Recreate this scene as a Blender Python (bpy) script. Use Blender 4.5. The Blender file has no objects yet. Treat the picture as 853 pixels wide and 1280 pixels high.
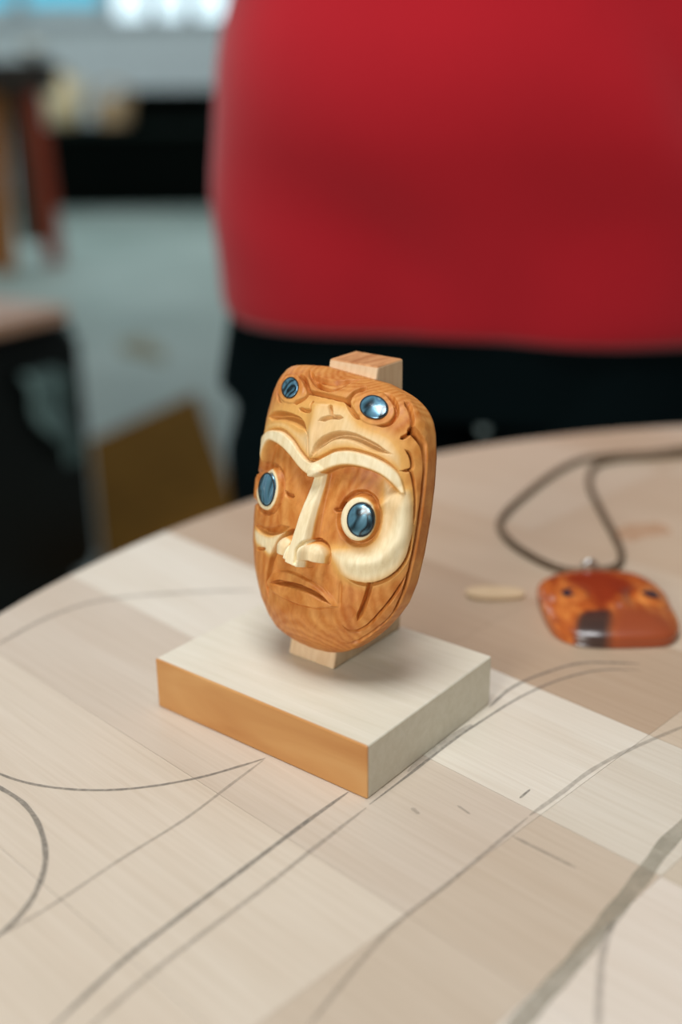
import bpy, bmesh, math, random
import numpy as np
from mathutils import Matrix, Vector
random.seed(7); np.random.seed(7)
scn = bpy.context.scene
COL = scn.collection
PI = math.pi
TOP = 0.80                                  # table top height, metres

# ------------------------------------------------------------------ camera
YAW, PITCH, ROLL, FPX = math.radians(-38.38), math.radians(20.94), math.radians(-0.61), 1428.4
CAMB = np.array([271.3, -237.1, 208.5])     # camera in the stand's frame, millimetres
CZ = TOP + 0.2085
cd = bpy.data.cameras.new('camera'); cam = bpy.data.objects.new('camera', cd); COL.objects.link(cam)
cd.sensor_fit = 'VERTICAL'; cd.sensor_height = 36; cd.sensor_width = 24
cd.lens = FPX/1280*36
cd.clip_start = 0.01; cd.clip_end = 100
cam.matrix_world = Matrix.Translation((0, 0, CZ)) @ Matrix.Rotation(PI/2-PITCH, 4, 'X') @ Matrix.Rotation(ROLL, 4, 'Z')
cd.dof.use_dof = True; cd.dof.focus_distance = 0.364; cd.dof.aperture_fstop = 3.7
scn.camera = cam

# ------------------------------------------------------------------ world, lights, exposure
vs = scn.view_settings
vs.view_transform = 'Standard'; vs.look = 'None'; vs.gamma = 1; vs.exposure = -0.12
vs.use_curve_mapping = False
wd = bpy.data.worlds.new('world'); scn.world = wd; wd.use_nodes = True
bg = wd.node_tree.nodes['Background']; bg.inputs[0].default_value = (0.86, 0.93, 0.96, 1); bg.inputs[1].default_value = 0.10
def area(name, loc, target, size, power, color):
    l = bpy.data.lights.new(name, 'AREA'); l.shape = 'RECTANGLE'; l.size, l.size_y = size; l.energy = power; l.color = color
    o = bpy.data.objects.new(name, l); COL.objects.link(o); o.location = loc
    o.rotation_euler = (Vector(target)-Vector(loc)).to_track_quat('-Z', 'Y').to_euler()
    return o
# daylight window in the wall behind the photographer, same sill and head height as the window in the back wall
area('window_front_offscreen', (-2.0, -2.9, 2.25), (-2.0, 0, 2.25), (1.6, 1.5), 125, (1.0, .96, .90))
# ceiling lamps of the workshop, facing straight down
area('ceiling_lamp_table_offscreen', (-.15, .1, 2.8), (-.15, .1001, 0), (.9, .9), 36, (.97, .98, 1.0))
area('ceiling_lamp_hall_offscreen', (-1.6, 7.2, 3.2), (-1.6, 7.2001, 0), (3.0, 3.0), 120, (.86, .96, 1.0))

# ------------------------------------------------------------------ helpers
def link(o, parent=None):
    COL.objects.link(o)
    if parent is not None: o.parent = parent
    return o
def mobj(name, me, mat=None, parent=None, smooth=False):
    o = bpy.data.objects.new(name, me)
    if mat is not None and not me.materials: me.materials.append(mat)
    if smooth: me.polygons.foreach_set('use_smooth', [True]*len(me.polygons))
    return link(o, parent)
def from_bm(name, bm, mat=None, parent=None, smooth=False):
    me = bpy.data.meshes.new(name); bmesh.ops.recalc_face_normals(bm, faces=bm.faces[:]); bm.to_mesh(me); bm.free()
    return mobj(name, me, mat, parent, smooth)
def pyd(name, v, f, mat=None, parent=None, smooth=False):
    me = bpy.data.meshes.new(name); me.from_pydata([tuple(map(float, p)) for p in v], [], f); me.update()
    return mobj(name, me, mat, parent, smooth)
def empty(name, loc=(0, 0, 0), rz=0):
    o = bpy.data.objects.new(name, None); COL.objects.link(o); o.location = loc; o.rotation_euler = (0, 0, rz); o.empty_display_size = .05
    return o
def tag(o, label=None, cat=None, group=None, kind=None):
    if label: o['label'] = label
    if cat: o['category'] = cat
    if group: o['group'] = group
    if kind: o['kind'] = kind
    return o
def hexa(bot, top, bev=0.0, seg=2):
    bm = bmesh.new(); b = [bm.verts.new(p) for p in bot]; t = [bm.verts.new(p) for p in top]; n = len(b)
    bm.faces.new(b[::-1]); bm.faces.new(t)
    for i in range(n): bm.faces.new((b[i], b[(i+1) % n], t[(i+1) % n], t[i]))
    bmesh.ops.recalc_face_normals(bm, faces=bm.faces[:])
    if bev: bmesh.ops.bevel(bm, geom=bm.edges[:], offset=bev, segments=seg, profile=.5, affect='EDGES')
    return bm
def box(x0, x1, y0, y1, z0, z1, bev=0.0):
    return hexa([(x0, y0, z0), (x1, y0, z0), (x1, y1, z0), (x0, y1, z0)], [(x0, y0, z1), (x1, y0, z1), (x1, y1, z1), (x0, y1, z1)], bev)
def lathe(prof, n=32):
    v = []; f = []
    for (r, z) in prof:
        for i in range(n): a = 2*PI*i/n; v.append((r*math.cos(a), r*math.sin(a), z))
    for j in range(len(prof)-1):
        for i in range(n): f.append((j*n+i, j*n+(i+1) % n, (j+1)*n+(i+1) % n, (j+1)*n+i))
    f.append(tuple(range(n))[::-1]); f.append(tuple((len(prof)-1)*n+i for i in range(n)))
    return v, f
def catmull(P, k=10, closed=False):
    P = np.asarray(P, float); n = len(P); out = []
    if n < 3 and not closed:
        return np.array([P[0]*(1-t)+P[-1]*t for t in np.linspace(0, 1, k+1)])
    rng = range(n) if closed else range(n-1)
    for i in rng:
        if closed: a, b, c, d = P[(i-1) % n], P[i], P[(i+1) % n], P[(i+2) % n]
        else: a, b, c, d = P[max(i-1, 0)], P[i], P[i+1], P[min(i+2, n-1)]
        for t in np.linspace(0, 1, k, endpoint=False):
            out.append(.5*(2*b+(c-a)*t+(2*a-5*b+4*c-d)*t*t+(3*b-a-3*c+d)*t**3))
    if not closed: out.append(P[-1])
    return np.array(out)
def tube(pts, r, n=10, cap=True):
    pts = [Vector(p) for p in pts]; v = []; f = []
    up = Vector((0, 0, 1)); m = len(pts)
    for i, p in enumerate(pts):
        t = (pts[min(i+1, m-1)]-pts[max(i-1, 0)]).normalized()
        a = t.cross(up) if abs(t.z) < .95 else t.cross(Vector((1, 0, 0)))
        a.normalize(); b = a.cross(t); rr = r[i] if hasattr(r, '__len__') else r
        for k in range(n):
            g = 2*PI*k/n; v.append(p+a*(rr*math.cos(g))+b*(rr*math.sin(g)))
    for i in range(m-1):
        for k in range(n): f.append((i*n+k, i*n+(k+1) % n, (i+1)*n+(k+1) % n, (i+1)*n+k))
    if cap: f.append(tuple(range(n))[::-1]); f.append(tuple((m-1)*n+k for k in range(n)))
    return v, f
# rays through photo pixels, in world metres
_f = np.array([0, math.cos(PITCH), -math.sin(PITCH)]); _r = np.array([1., 0, 0]); _u = np.cross(_r, _f)
_c, _s = math.cos(ROLL), math.sin(ROLL)
_R = np.array([_c*_r+_s*_u, -_s*_r+_c*_u, _f])
def wray(q): return _R.T @ np.array([(q[0]-426.5)/FPX, -(q[1]-640)/FPX, 1.])
def on_z(q, z=TOP):
    d = wray(q); t = (z-CZ)/d[2]; return Vector((d[0]*t, d[1]*t, z))
def on_y(q, y):
    d = wray(q); t = y/d[1]; return Vector((d[0]*t, y, CZ+d[2]*t))

# ------------------------------------------------------------------ materials
def srgb(r, g, b):
    f = lambda c: (c/255/12.92 if c/255 <= .04045 else ((c/255+.055)/1.055)**2.4)
    return (f(r), f(g), f(b), 1)
class Mat:
    def __init__(s, name, rough=.5, metal=0, spec=.5):
        s.m = bpy.data.materials.new(name); s.m.use_nodes = True; s.nt = s.m.node_tree; s.b = s.nt.nodes['Principled BSDF']
        s.b.inputs['Roughness'].default_value = rough; s.b.inputs['Metallic'].default_value = metal; s.b.inputs['Specular IOR Level'].default_value = spec
    def n(s, t, **k):
        x = s.nt.nodes.new(t)
        for a, v in k.items():
            if a in x.inputs.keys(): x.inputs[a].default_value = v
            else: setattr(x, a, v)
        return x
    def l(s, a, b): s.nt.links.new(a, b)
    def coords(s, scale=(1, 1, 1), rot=(0, 0, 0), kind='Object'):
        c = s.n('ShaderNodeTexCoord'); m = s.n('ShaderNodeMapping'); m.inputs['Scale'].default_value = scale; m.inputs['Rotation'].default_value = rot
        s.l(c.outputs[kind], m.inputs['Vector']); return m.outputs[0]
    def noise(s, vec, scale=5, detail=4, rough=.5, dist=0):
        x = s.n('ShaderNodeTexNoise'); s.l(vec, x.inputs['Vector'])
        x.inputs['Scale'].default_value = scale; x.inputs['Detail'].default_value = detail; x.inputs['Roughness'].default_value = rough; x.inputs['Distortion'].default_value = dist
        return x.outputs['Fac']
    def ramp(s, fac, stops, interp='LINEAR'):
        r = s.n('ShaderNodeValToRGB'); e = r.color_ramp.elements; r.color_ramp.interpolation = interp
        while len(e) < len(stops): e.new(.5)
        for i, (p, c) in enumerate(stops): e[i].position = p; e[i].color = c
        s.l(fac, r.inputs[0]); return r.outputs[0]
    def mix(s, fac, a, b, mode='MIX'):
        x = s.n('ShaderNodeMix'); x.data_type = 'RGBA'; x.blend_type = mode
        for i, v in ((0, fac), (6, a), (7, b)):
            if hasattr(v, 'type'): s.l(v, x.inputs[i])
            else: x.inputs[i].default_value = v
        return x.outputs[2]
    def color(s, c):
        if hasattr(c, 'type'): s.l(c, s.b.inputs['Base Color'])
        else: s.b.inputs['Base Color'].default_value = c
    def bump(s, h, strength=.3, dist=.001):
        x = s.n('ShaderNodeBump'); x.inputs['Strength'].default_value = strength; x.inputs['Distance'].default_value = dist
        s.l(h, x.inputs['Height']); s.l(x.outputs[0], s.b.inputs['Normal'])
def wood(name, c1, c2, grain=(1, 1, 12), scale=60, rough=.5, rot=(0, 0, 0), bump=.1, spec=.3, blotch=None):
    M = Mat(name, rough, 0, spec); v = M.coords(grain, rot)
    fine = M.noise(v, scale, 6, .6, .3)
    c = M.ramp(fine, [(.3, c2), (.7, c1)])
    if blotch:
        big = M.noise(M.coords(), blotch[1], 3, .5, .4)
        c = M.mix(M.ramp(big, [(.4, (0, 0, 0, 1)), (.7, (1, 1, 1, 1))]), c, blotch[0])
    M.color(c); M.bump(fine, bump, .0004)
    return M.m
def plain(name, c, rough=.6, metal=0, spec=.4, vary=.0, vscale=8):
    M = Mat(name, rough, metal, spec)
    if vary:
        k = M.noise(M.coords(), vscale, 4)
        M.color(M.ramp(k, [(.3, tuple(x*(1-vary) for x in c[:3])+(1,)), (.7, tuple(min(1, x*(1+vary)) for x in c[:3])+(1,))]))
    else: M.color(c)
    return M.m

# ================================================================== the hall behind
def concrete():
    M = Mat('concrete_floor', .55, 0, .4); v = M.coords()
    k = M.noise(v, .9, 5, .6); f = M.noise(v, 30, 4)
    c = M.ramp(k, [(.3, srgb(124, 140, 132)), (.7, srgb(170, 185, 177))])
    M.color(M.mix(.15, c, M.ramp(f, [(.3, srgb(95, 105, 100)), (.7, srgb(165, 175, 170))]))); return M.m
fl = from_bm('floor', box(-7, 7, -3, 11.2, -.1, 0), concrete()); tag(fl, kind='structure')
wm = plain('painted_wall', srgb(226, 238, 240), .8, vary=.03)
wl = from_bm('wall_back', box(-7, 7, 11.0, 11.2, 0, 4), wm); tag(wl, kind='structure')
wl = from_bm('wall_left', box(-7.2, -7, -3, 11.2, 0, 4), wm); tag(wl, kind='structure')
# window in the back wall
wroot = empty('window_1', (0, 11.0, 0)); tag(wroot, kind='structure')
P0 = on_y((5, 38), 11.0); P1 = on_y((300, 42), 11.0)
zs = P0.z+.08; wx0, wx1 = on_y((-40, 20), 11).x, on_y((286, 20), 11).x
def emit(name, c, s):
    m = bpy.data.materials.new(name); m.use_nodes = True; nt = m.node_tree
    e = nt.nodes.new('ShaderNodeEmission'); e.inputs[0].default_value = c; e.inputs[1].default_value = s
    tc = nt.nodes.new('ShaderNodeTexCoord'); no = nt.nodes.new('ShaderNodeTexNoise'); no.inputs['Scale'].default_value = 1.3
    rp = nt.nodes.new('ShaderNodeValToRGB'); rp.color_ramp.elements[0].color = tuple(x*.85 for x in c[:3])+(1,); rp.color_ramp.elements[1].color = c
    nt.links.new(tc.outputs['Object'], no.inputs[0]); nt.links.new(no.outputs[0], rp.inputs[0]); nt.links.new(rp.outputs[0], e.inputs[0])
    nt.links.new(e.outputs[0], nt.nodes['Material Output'].inputs[0]); return m
m_sky = emit('bright_sky_glass', (.72, .92, 1, 1), 1.9); m_cyan = emit('blue_sky_glass', (.12, .62, .85, 1), 1.1)
m_frame = plain('white_window_frame', srgb(190, 200, 204), .5)
from_bm('window_frame', box(wx0-.08, wx1+.3, -.05, .06, zs-.06, zs), m_frame, wroot)
from_bm('window_frame', box(wx0-.08, wx1+.3, -.05, .06, 3.0, 3.08), m_frame, wroot)
for k, (a, b, m) in enumerate([(-40, 20, m_cyan), (22, 128, m_cyan), (146, 184, m_sky), (200, 230, m_sky), (246, 282, m_sky)]):
    xa, xb = on_y((a, 20), 11).x, on_y((b, 20), 11).x
    zb = zs + (.12 if m is m_cyan else -0.0)
    from_bm('window_pane', box(xa, xb, -.02, .0, zb, 3.0), m, wroot)
    from_bm('window_mullion', box(xb, xb+.11, -.05, .05, zs, 3.0), m_frame, wroot)
# dark bench below it
y_b = 9.6
a = on_y((52, 140), y_b); b = on_y((300, 248), y_b)
bench = empty('low_workbench', ((a.x+b.x)/2, y_b, 0))
m_black = plain('black_bench_paint', srgb(5, 9, 7), .9, spec=.04, vary=.2)
hw = (b.x-a.x)/2
zt = on_y((150, 158), y_b).z
from_bm('bench_top', box(-hw, hw+.3, -.03, .7, zt-.05, zt, .005), plain('dark_green_worktop', srgb(20, 28, 25), .8, spec=.1, vary=.15), bench)
from_bm('front_panel', box(-hw+.04, hw+.26, .0, .03, .06, zt-.05), m_black, bench)
for sx in (-hw+.02, hw+.22): from_bm('side_panel', box(sx, sx+.05, .03, .68, 0, zt-.05), m_black, bench)
from_bm('plinth', box(-hw+.04, hw+.26, .04, .66, 0, .06), m_black, bench)
tag(bench, 'low black workbench standing before the pale back wall', 'workbench')
# case on the bench
yb2 = y_b+.34
a = on_y((150, 113), yb2); b = on_y((300, 113), yb2)
case = empty('tool_case', ((a.x+b.x)/2, yb2, zt)); hw2 = (b.x-a.x)/2; hc = a.z-zt
from_bm('case_body', box(-hw2, hw2, 0, .3, 0, hc*.7, .01), m_black, case)
from_bm('case_lid', box(-hw2-.005, hw2+.005, -.005, .305, hc*.7+.004, hc, .012), m_black, case)
from_bm('carry_handle', box(-.06, .06, -.03, -.004, hc*.5, hc*.58, .006), m_black, case)
tag(case, 'long black lidded tool case lying on the low workbench', 'case')
# cream jug and tan basket on the bench
def put(px, y): p = on_y((px, 150), y); return p.x
jug = empty('plastic_jug', (put(80, y_b+.15), y_b+.18, zt)); m_cream = plain('cream_plastic', srgb(226, 206, 164), .5, vary=.06)
hj = on_y((80, 84), y_b+.15).z-zt
v, f = lathe([(.11, 0), (.135, .02), (.14, hj*.55), (.115, hj*.72), (.05, hj*.85), (.045, hj*.9)], 28); pyd('jug_body', v, f, m_cream, jug, True)
v, f = lathe([(.055, hj*.9), (.055, hj), (.05, hj+.005)], 24); pyd('screw_cap', v, f, plain('grey_cap', srgb(150, 140, 120)), jug, True)
v, f = tube(catmull([(.11, 0, hj*.5), (.17, 0, hj*.55), (.17, 0, hj*.75), (.08, 0, hj*.8)], 8), .014); pyd('jug_handle', v, f, m_cream, jug, True)
tag(jug, 'cream plastic jug standing on the low workbench', 'jug')
bask = empty('wicker_basket', (put(142, y_b+.12), y_b+.15, zt)); m_w = wood('tan_wicker', srgb(214, 184, 146), srgb(170, 138, 100), (1, 1, 8), 30)
hb = on_y((142, 122), y_b+.12).z-zt
for k in range(5):
    z0 = hb*k/5; v, f = lathe([(.12+.008*k, z0), (.135+.008*k, z0+hb*.1), (.125+.008*(k+1), z0+hb*.2)], 26); pyd('woven_band', v, f, m_w, bask, True)
v, f = tube([(.155*math.cos(t), 0, hb*.9+.13*math.sin(t)) for t in np.linspace(0, PI, 18)], .012); pyd('basket_handle', v, f, m_w, bask, True)
tag(bask, 'tan woven basket with a hoop handle on the low workbench', 'basket')
# tall carving stand at far left
yS = 6.6
st = empty('carving_stand', (on_y((20, 200), yS).x, yS, 0)); X0 = st.location.x
m_amb = wood('amber_timber', srgb(176, 112, 46), srgb(136, 82, 30), (1, 1, .1), 30); m_red = wood('red_timber', srgb(178, 72, 38), srgb(136, 48, 26), (1, 1, .1), 30)
m_dk = wood('dark_timber', srgb(46, 36, 24), srgb(28, 22, 16), (.1, 1, 1), 30)
zt2 = on_y((30, 76), yS).z
xl, xr = on_y((-60, 90), yS).x-X0, on_y((66, 90), yS).x-X0
from_bm('top_beam', box(xl, xr, -.12, .12, zt2-.16, zt2, .008), m_dk, st)
lx = on_y((3, 200), yS).x-X0
from_bm('leg', hexa([(lx-.06, -.2, 0), (lx+.05, -.2, 0), (lx+.05, -.12, 0), (lx-.06, -.12, 0)], [(lx-.055, -.06, zt2-.16), (lx+.055, -.06, zt2-.16), (lx+.055, .02, zt2-.16), (lx-.055, .02, zt2-.16)], .004), m_amb, st)
rt, rb = on_y((38, 110), yS).x-X0, on_y((58, 292), yS).x-X0
from_bm('leg', hexa([(rb-.045, .1, 0), (rb+.045, .1, 0), (rb+.045, .18, 0), (rb-.045, .18, 0)], [(rt-.045, .0, zt2-.16), (rt+.045, .0, zt2-.16), (rt+.045, .08, zt2-.16), (rt-.045, .08, zt2-.16)], .004), m_red, st)
from_bm('leg', hexa([(xl+.0, .1, 0), (xl+.09, .1, 0), (xl+.09, .18, 0), (xl, .18, 0)], [(xl+.05, 0, zt2-.16), (xl+.14, 0, zt2-.16), (xl+.14, .08, zt2-.16), (xl+.05, .08, zt2-.16)], .004), m_amb, st)
from_bm('back_board', box(lx+.03, rt+.02, .09, .11, .12, zt2-.15, .003), wood('olive_board', srgb(66, 62, 46), srgb(48, 44, 32), (1, 1, .2), 20), st)
tag(st, 'tall timber carving stand with a dark top beam and red leg', 'stand')
bw = empty('glazed_bowl', (on_y((42, 70), yS).x, yS, zt2)); v, f = lathe([(.03, 0), (.045, .006), (.075, .05), (.08, .075), (.074, .075), (.06, .04), (.02, .012)], 28)
pyd('bowl_shell', v, f, plain('pale_glaze', srgb(205, 215, 215), .15, spec=.7), bw, True); v, f = lathe([(.045, .055), (.05, .07), (.02, .085)], 20); pyd('bowl_filling', v, f, m_cream, bw, True)
tag(bw, 'small pale glazed bowl on top of the tall carving stand', 'bowl')
# black cabinet with a pale wooden top, left
zc = .605
cA, cB, cC = on_z((0, 400), zc), on_z((80, 382), zc), on_z((56, 347), zc)
e1 = (cB-cA).normalized(); rzc = math.atan2(e1.y, e1.x); e2 = Vector((-e1.y, e1.x, 0)); dep = (cC-cB).dot(e2)
cab = empty('storage_cabinet', (cB.x, cB.y, 0), rzc)
m_gl = plain('black_gloss_paint', srgb(6, 9, 8), .45, vary=.2)
from_bm('cabinet_body', box(-.70, .034, .02, dep-.01, .05, zc-.035, .004), m_gl, cab)
dr = from_bm('cabinet_door', box(-.69, -.351, .0, .019, .08, zc-.06, .004), m_gl, cab)
m_kn = plain('steel_knob', srgb(120, 125, 125), .3, 1)
from_bm('knob', box(-.395, -.375, -.022, -.001, .4, .42, .004), m_kn, dr)
dr = from_bm('cabinet_door', box(-.349, .030, .0, .019, .08, zc-.06, .004), m_gl, cab)
from_bm('knob', box(-.33, -.31, -.022, -.001, .4, .42, .004), m_kn, dr)
from_bm('plinth', box(-.68, .01, .05, dep-.03, 0, .05), m_gl, cab)
from_bm('cabinet_top', box(-.71, 0, -.01, dep, zc-.026, zc, .004), wood('pink_plank', srgb(206, 170, 150), srgb(190, 140, 100), (.1, 1, 1), 40), cab)
tag(cab, 'black gloss cabinet with a pale pinkish wooden top', 'cabinet')
def on_face(q):
    d = Vector(wray(q)); o = Vector((0, 0, CZ)); t = (cB-o).dot(e2)/d.dot(e2); p = o+d*t; return ((p-cB).dot(e1), p.z)
def rag():  # added cloth; its mottled grey imitates highlight streaks on the cabinet front
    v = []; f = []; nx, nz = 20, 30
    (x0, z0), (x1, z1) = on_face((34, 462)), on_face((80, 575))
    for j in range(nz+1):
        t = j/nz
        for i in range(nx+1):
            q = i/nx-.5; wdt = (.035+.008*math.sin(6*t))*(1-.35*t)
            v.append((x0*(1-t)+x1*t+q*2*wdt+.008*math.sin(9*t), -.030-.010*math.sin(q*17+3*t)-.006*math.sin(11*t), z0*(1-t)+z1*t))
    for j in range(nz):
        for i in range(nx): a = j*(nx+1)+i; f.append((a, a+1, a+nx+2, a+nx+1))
    o = pyd('highlight_rag', v, f, plain('highlight_cloth', srgb(96, 120, 118), .8, vary=.45, vscale=40), None, True)
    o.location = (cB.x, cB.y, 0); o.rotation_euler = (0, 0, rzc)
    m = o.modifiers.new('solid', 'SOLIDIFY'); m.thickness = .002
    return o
tag(rag(), 'slate grey rag added for highlight streaks on the black cabinet door', 'rag')
# brown hardboard sheet on the floor, scrap beside it
def sheet(name, px, th, mat):
    pts = [on_z(q, th) for q in px]
    return from_bm(name, hexa([(p.x, p.y, 0.001) for p in pts], [(p.x, p.y, th) for p in pts], .002), mat)
pts = [on_z(q, .02) for q in ((246, 490), (112, 550), (136, 770), (345, 770))]
hs = from_bm('hardboard_sheet', hexa([(p.x, p.y, .001) for p in pts], [(p.x, p.y, .02) for p in pts], .002), wood('brown_hardboard', srgb(132, 94, 34), srgb(104, 72, 26), (1, 1, 1), 20, rough=.95, spec=.05))
tag(hs, 'brown hardboard sheet lying flat on the concrete floor', 'board')
sc = sheet('cardboard_scrap', [(148, 428), (176, 420), (206, 438), (204, 450), (178, 442), (155, 438)], .012, plain('faded_cardboard', srgb(140, 134, 108), .8, vary=.08))
tag(sc, 'small faded cardboard scrap lying on the open concrete floor', 'scrap')

# ================================================================== round table of glued blocks
TC = np.array([.2733, .2350]); TR = .462; TH = .032
troot = empty('round_table', (TC[0], TC[1], 0))
tag(troot, 'round pale wood block table with pencil lines drawn on it', 'table')
def table_wood():
    M = Mat('table_block_wood', .5, 0, .35)
    v = M.coords((1, 1, 1), (0, 0, PI/4))           # x now runs along the grain
    def sv(sc):
        m = M.n('ShaderNodeMapping'); m.inputs['Scale'].default_value = sc; M.l(v, m.inputs[0]); return m.outputs[0]
    oi = M.n('ShaderNodeObjectInfo')
    ad = M.n('ShaderNodeVectorMath'); ad.operation = 'MULTIPLY_ADD'
    cb = M.n('ShaderNodeCombineXYZ'); M.l(oi.outputs['Random'], cb.inputs[0]); M.l(oi.outputs['Random'], cb.inputs[1]); 
    ad.inputs[1].default_value = (40, 40, 0); M.l(cb.outputs[0], ad.inputs[0]); M.l(sv((3, 120, 3)), ad.inputs[2])
    fine = M.noise(ad.outputs[0], 5, 5, .6, .25)
    broad = M.noise(sv((2.5, 12, 2)), 3, 3, .5, .5)
    c = M.ramp(fine, [(.25, (.90, .88, .85, 1)), (.6, (1, 1, 1, 1))])
    c2 = M.mix(1.0, c, M.ramp(broad, [(.3, (.95, .92, .89, 1)), (.7, (1.02, 1.02, 1.02, 1))]), 'MULTIPLY')
    M.color(M.mix(1.0, c2, oi.outputs['Color'], 'MULTIPLY')); M.bump(fine, .12, .0004); return M.m
m_tab = table_wood()
DT = np.array([.70711, -.70711]); DN = np.array([.70711, .70711])
def clip(poly, k=200):
    circ = [(TC[0]+TR*math.cos(2*PI*i/k), TC[1]+TR*math.sin(2*PI*i/k)) for i in range(k)]
    out = [tuple(p) for p in poly]
    for i in range(k):
        a, b = circ[i], circ[(i+1) % k]; src = out; out = []
        if not src: break
        side = lambda p: (b[0]-a[0])*(p[1]-a[1])-(b[1]-a[1])*(p[0]-a[0])
        for j in range(len(src)):
            p, q = src[j], src[(j+1) % len(src)]; sp, sq = side(p), side(q)
            if sp >= 0: out.append(p)
            if sp*sq < 0: t = sp/(sp-sq); out.append((p[0]+(q[0]-p[0])*t, p[1]+(q[1]-p[1])*t))
    return out
n_seams = [-.12, -.06, 0.0, .062, .124, .185, .2455, .3075, .369, .431, .493, .555, .617, .679, .741, .83]
t_seams = [-.45, -.162, -.1215, .05, .21, .37, .50]
tones = {}
def T(r, g, b): return srgb(r, g, b)
pale, tan, pink, cream, brown = (226, 216, 198), (206, 186, 160), (204, 186, 170), (224, 210, 188), (178, 150, 122)
def tone(n, t):
    # block centre -> wood tone of that block
    if n < .2455:
        if t < -.162: return (206, 193, 176) if n > .185 else (214, 202, 184)
        if t < -.1215: return (200, 185, 165)
        return (222, 212, 198)
    if n < .3075:
        if t < -.162: return (224, 217, 202)
        if t < -.1215: return (214, 206, 190)
        return (204, 192, 172)
    if n < .369:
        if t < -.162: return (186, 164, 140)
        return (204, 188, 166)
    return random.choice([(204, 187, 165), (198, 178, 154), (208, 192, 172)])
BEV = .0006
for i in range(len(n_seams)-1):
    ts = sorted(t_seams+([-.252] if .30 < n_seams[i] < .40 else [-.30] if n_seams[i] > .40 else []))
    for j in range(len(ts)-1):
        n0, n1 = n_seams[i], n_seams[i+1]; t0, t1 = ts[j], ts[j+1]; e = .00006
        rect = [DT*(t0+e)+DN*(n0+e), DT*(t1-e)+DN*(n0+e), DT*(t1-e)+DN*(n1-e), DT*(t0+e)+DN*(n1-e)]
        pl = clip(rect)
        cl = []
        for p in pl:
            if not cl or math.hypot(p[0]-cl[-1][0], p[1]-cl[-1][1]) > .0008: cl.append(p)
        if len(cl) > 2 and math.hypot(cl[0][0]-cl[-1][0], cl[0][1]-cl[-1][1]) < .0008: cl.pop()
        if len(cl) < 3: continue
        A = .5*abs(sum(cl[k][0]*cl[(k+1) % len(cl)][1]-cl[(k+1) % len(cl)][0]*cl[k][1] for k in range(len(cl))))
        if A < 1.5e-4: continue
        cl = [(p[0]-TC[0], p[1]-TC[1]) for p in cl]
        bm = hexa([(p[0], p[1], TOP-TH) for p in cl], [(p[0], p[1], TOP) for p in cl])
        rim = [ed for ed in bm.edges if all(v.co.z > TOP-1e-5 for v in ed.verts) and all(abs(v.co.xy.length-TR) < .001 for v in ed.verts)]
        if rim: bmesh.ops.bevel(bm, geom=rim, offset=.0035, segments=3, profile=.5, affect='EDGES')
        o = from_bm('wood_block', bm, m_tab, troot); c = tone((n0+n1)/2, (t0+t1)/2); o.color = srgb(*c)
m_leg = wood('table_leg_wood', srgb(190, 160, 125), srgb(160, 128, 95), (1, 1, .1), 30)
v, f = lathe([(.30, TOP-TH-.05), (.30, TOP-TH), (.28, TOP-TH), ], 48); pyd('apron', v, f, m_leg, troot)
for k in range(4):
    a = PI/4+k*PI/2; cx, cy = .25*math.cos(a), .25*math.sin(a)
    from_bm('leg', hexa([(cx*1.2+dx*.018, cy*1.2+dy*.018, 0) for dx, dy in ((-1, -1), (1, -1), (1, 1), (-1, 1))], [(cx+dx*.027, cy+dy*.027, TOP-TH-.001) for dx, dy in ((-1, -1), (1, -1), (1, 1), (-1, 1))], .003), m_leg, troot)
# pencil lines: hair-thin graphite films on the table
def pencil(name, col, alpha, sc):
    M = Mat(name, .6, 0, .2); M.color(col); v = M.coords()
    k = M.noise(v, sc, 4, .7)
    r = M.ramp(k, [(.3, (alpha*.45,)*3+(1,)), (.7, (alpha,)*3+(1,))])
    M.l(r, M.b.inputs['Alpha']); return M.m
m_p1 = pencil('graphite_strong', srgb(112, 110, 104), .62, 500); m_p2 = pencil('graphite_faint', srgb(124, 118, 110), .34, 400); m_p3 = pencil('glue_smear', srgb(150, 146, 128), .6, 90)
m_st = pencil('amber_stain', srgb(206, 140, 84), .36, 60)
def stroke(px, w, mat, taper=True, name='pencil_line', z=.00012):
    P = [on_z(q) for q in px]; C_ = catmull([(p.x-TC[0], p.y-TC[1]) for p in P], 12); v = []; f = []; m = len(C_)
    for i in range(m):
        d = C_[min(i+1, m-1)]-C_[max(i-1, 0)]; d /= np.linalg.norm(d)+1e-9; nn = np.array([-d[1], d[0]])
        tt = i/(m-1); ww = w*(min(1, .25+6*min(tt, 1-tt)) if taper else 1)*(1+.08*math.sin(i*.6))
        for sgn in (-.5, .5): q = C_[i]+nn*ww*sgn; v.append((q[0], q[1], TOP+z))
    for i in range(m-1): f.append((2*i, 2*i+1, 2*i+3, 2*i+2))
    o = pyd(name, v, f, mat, troot)
    return o
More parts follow.
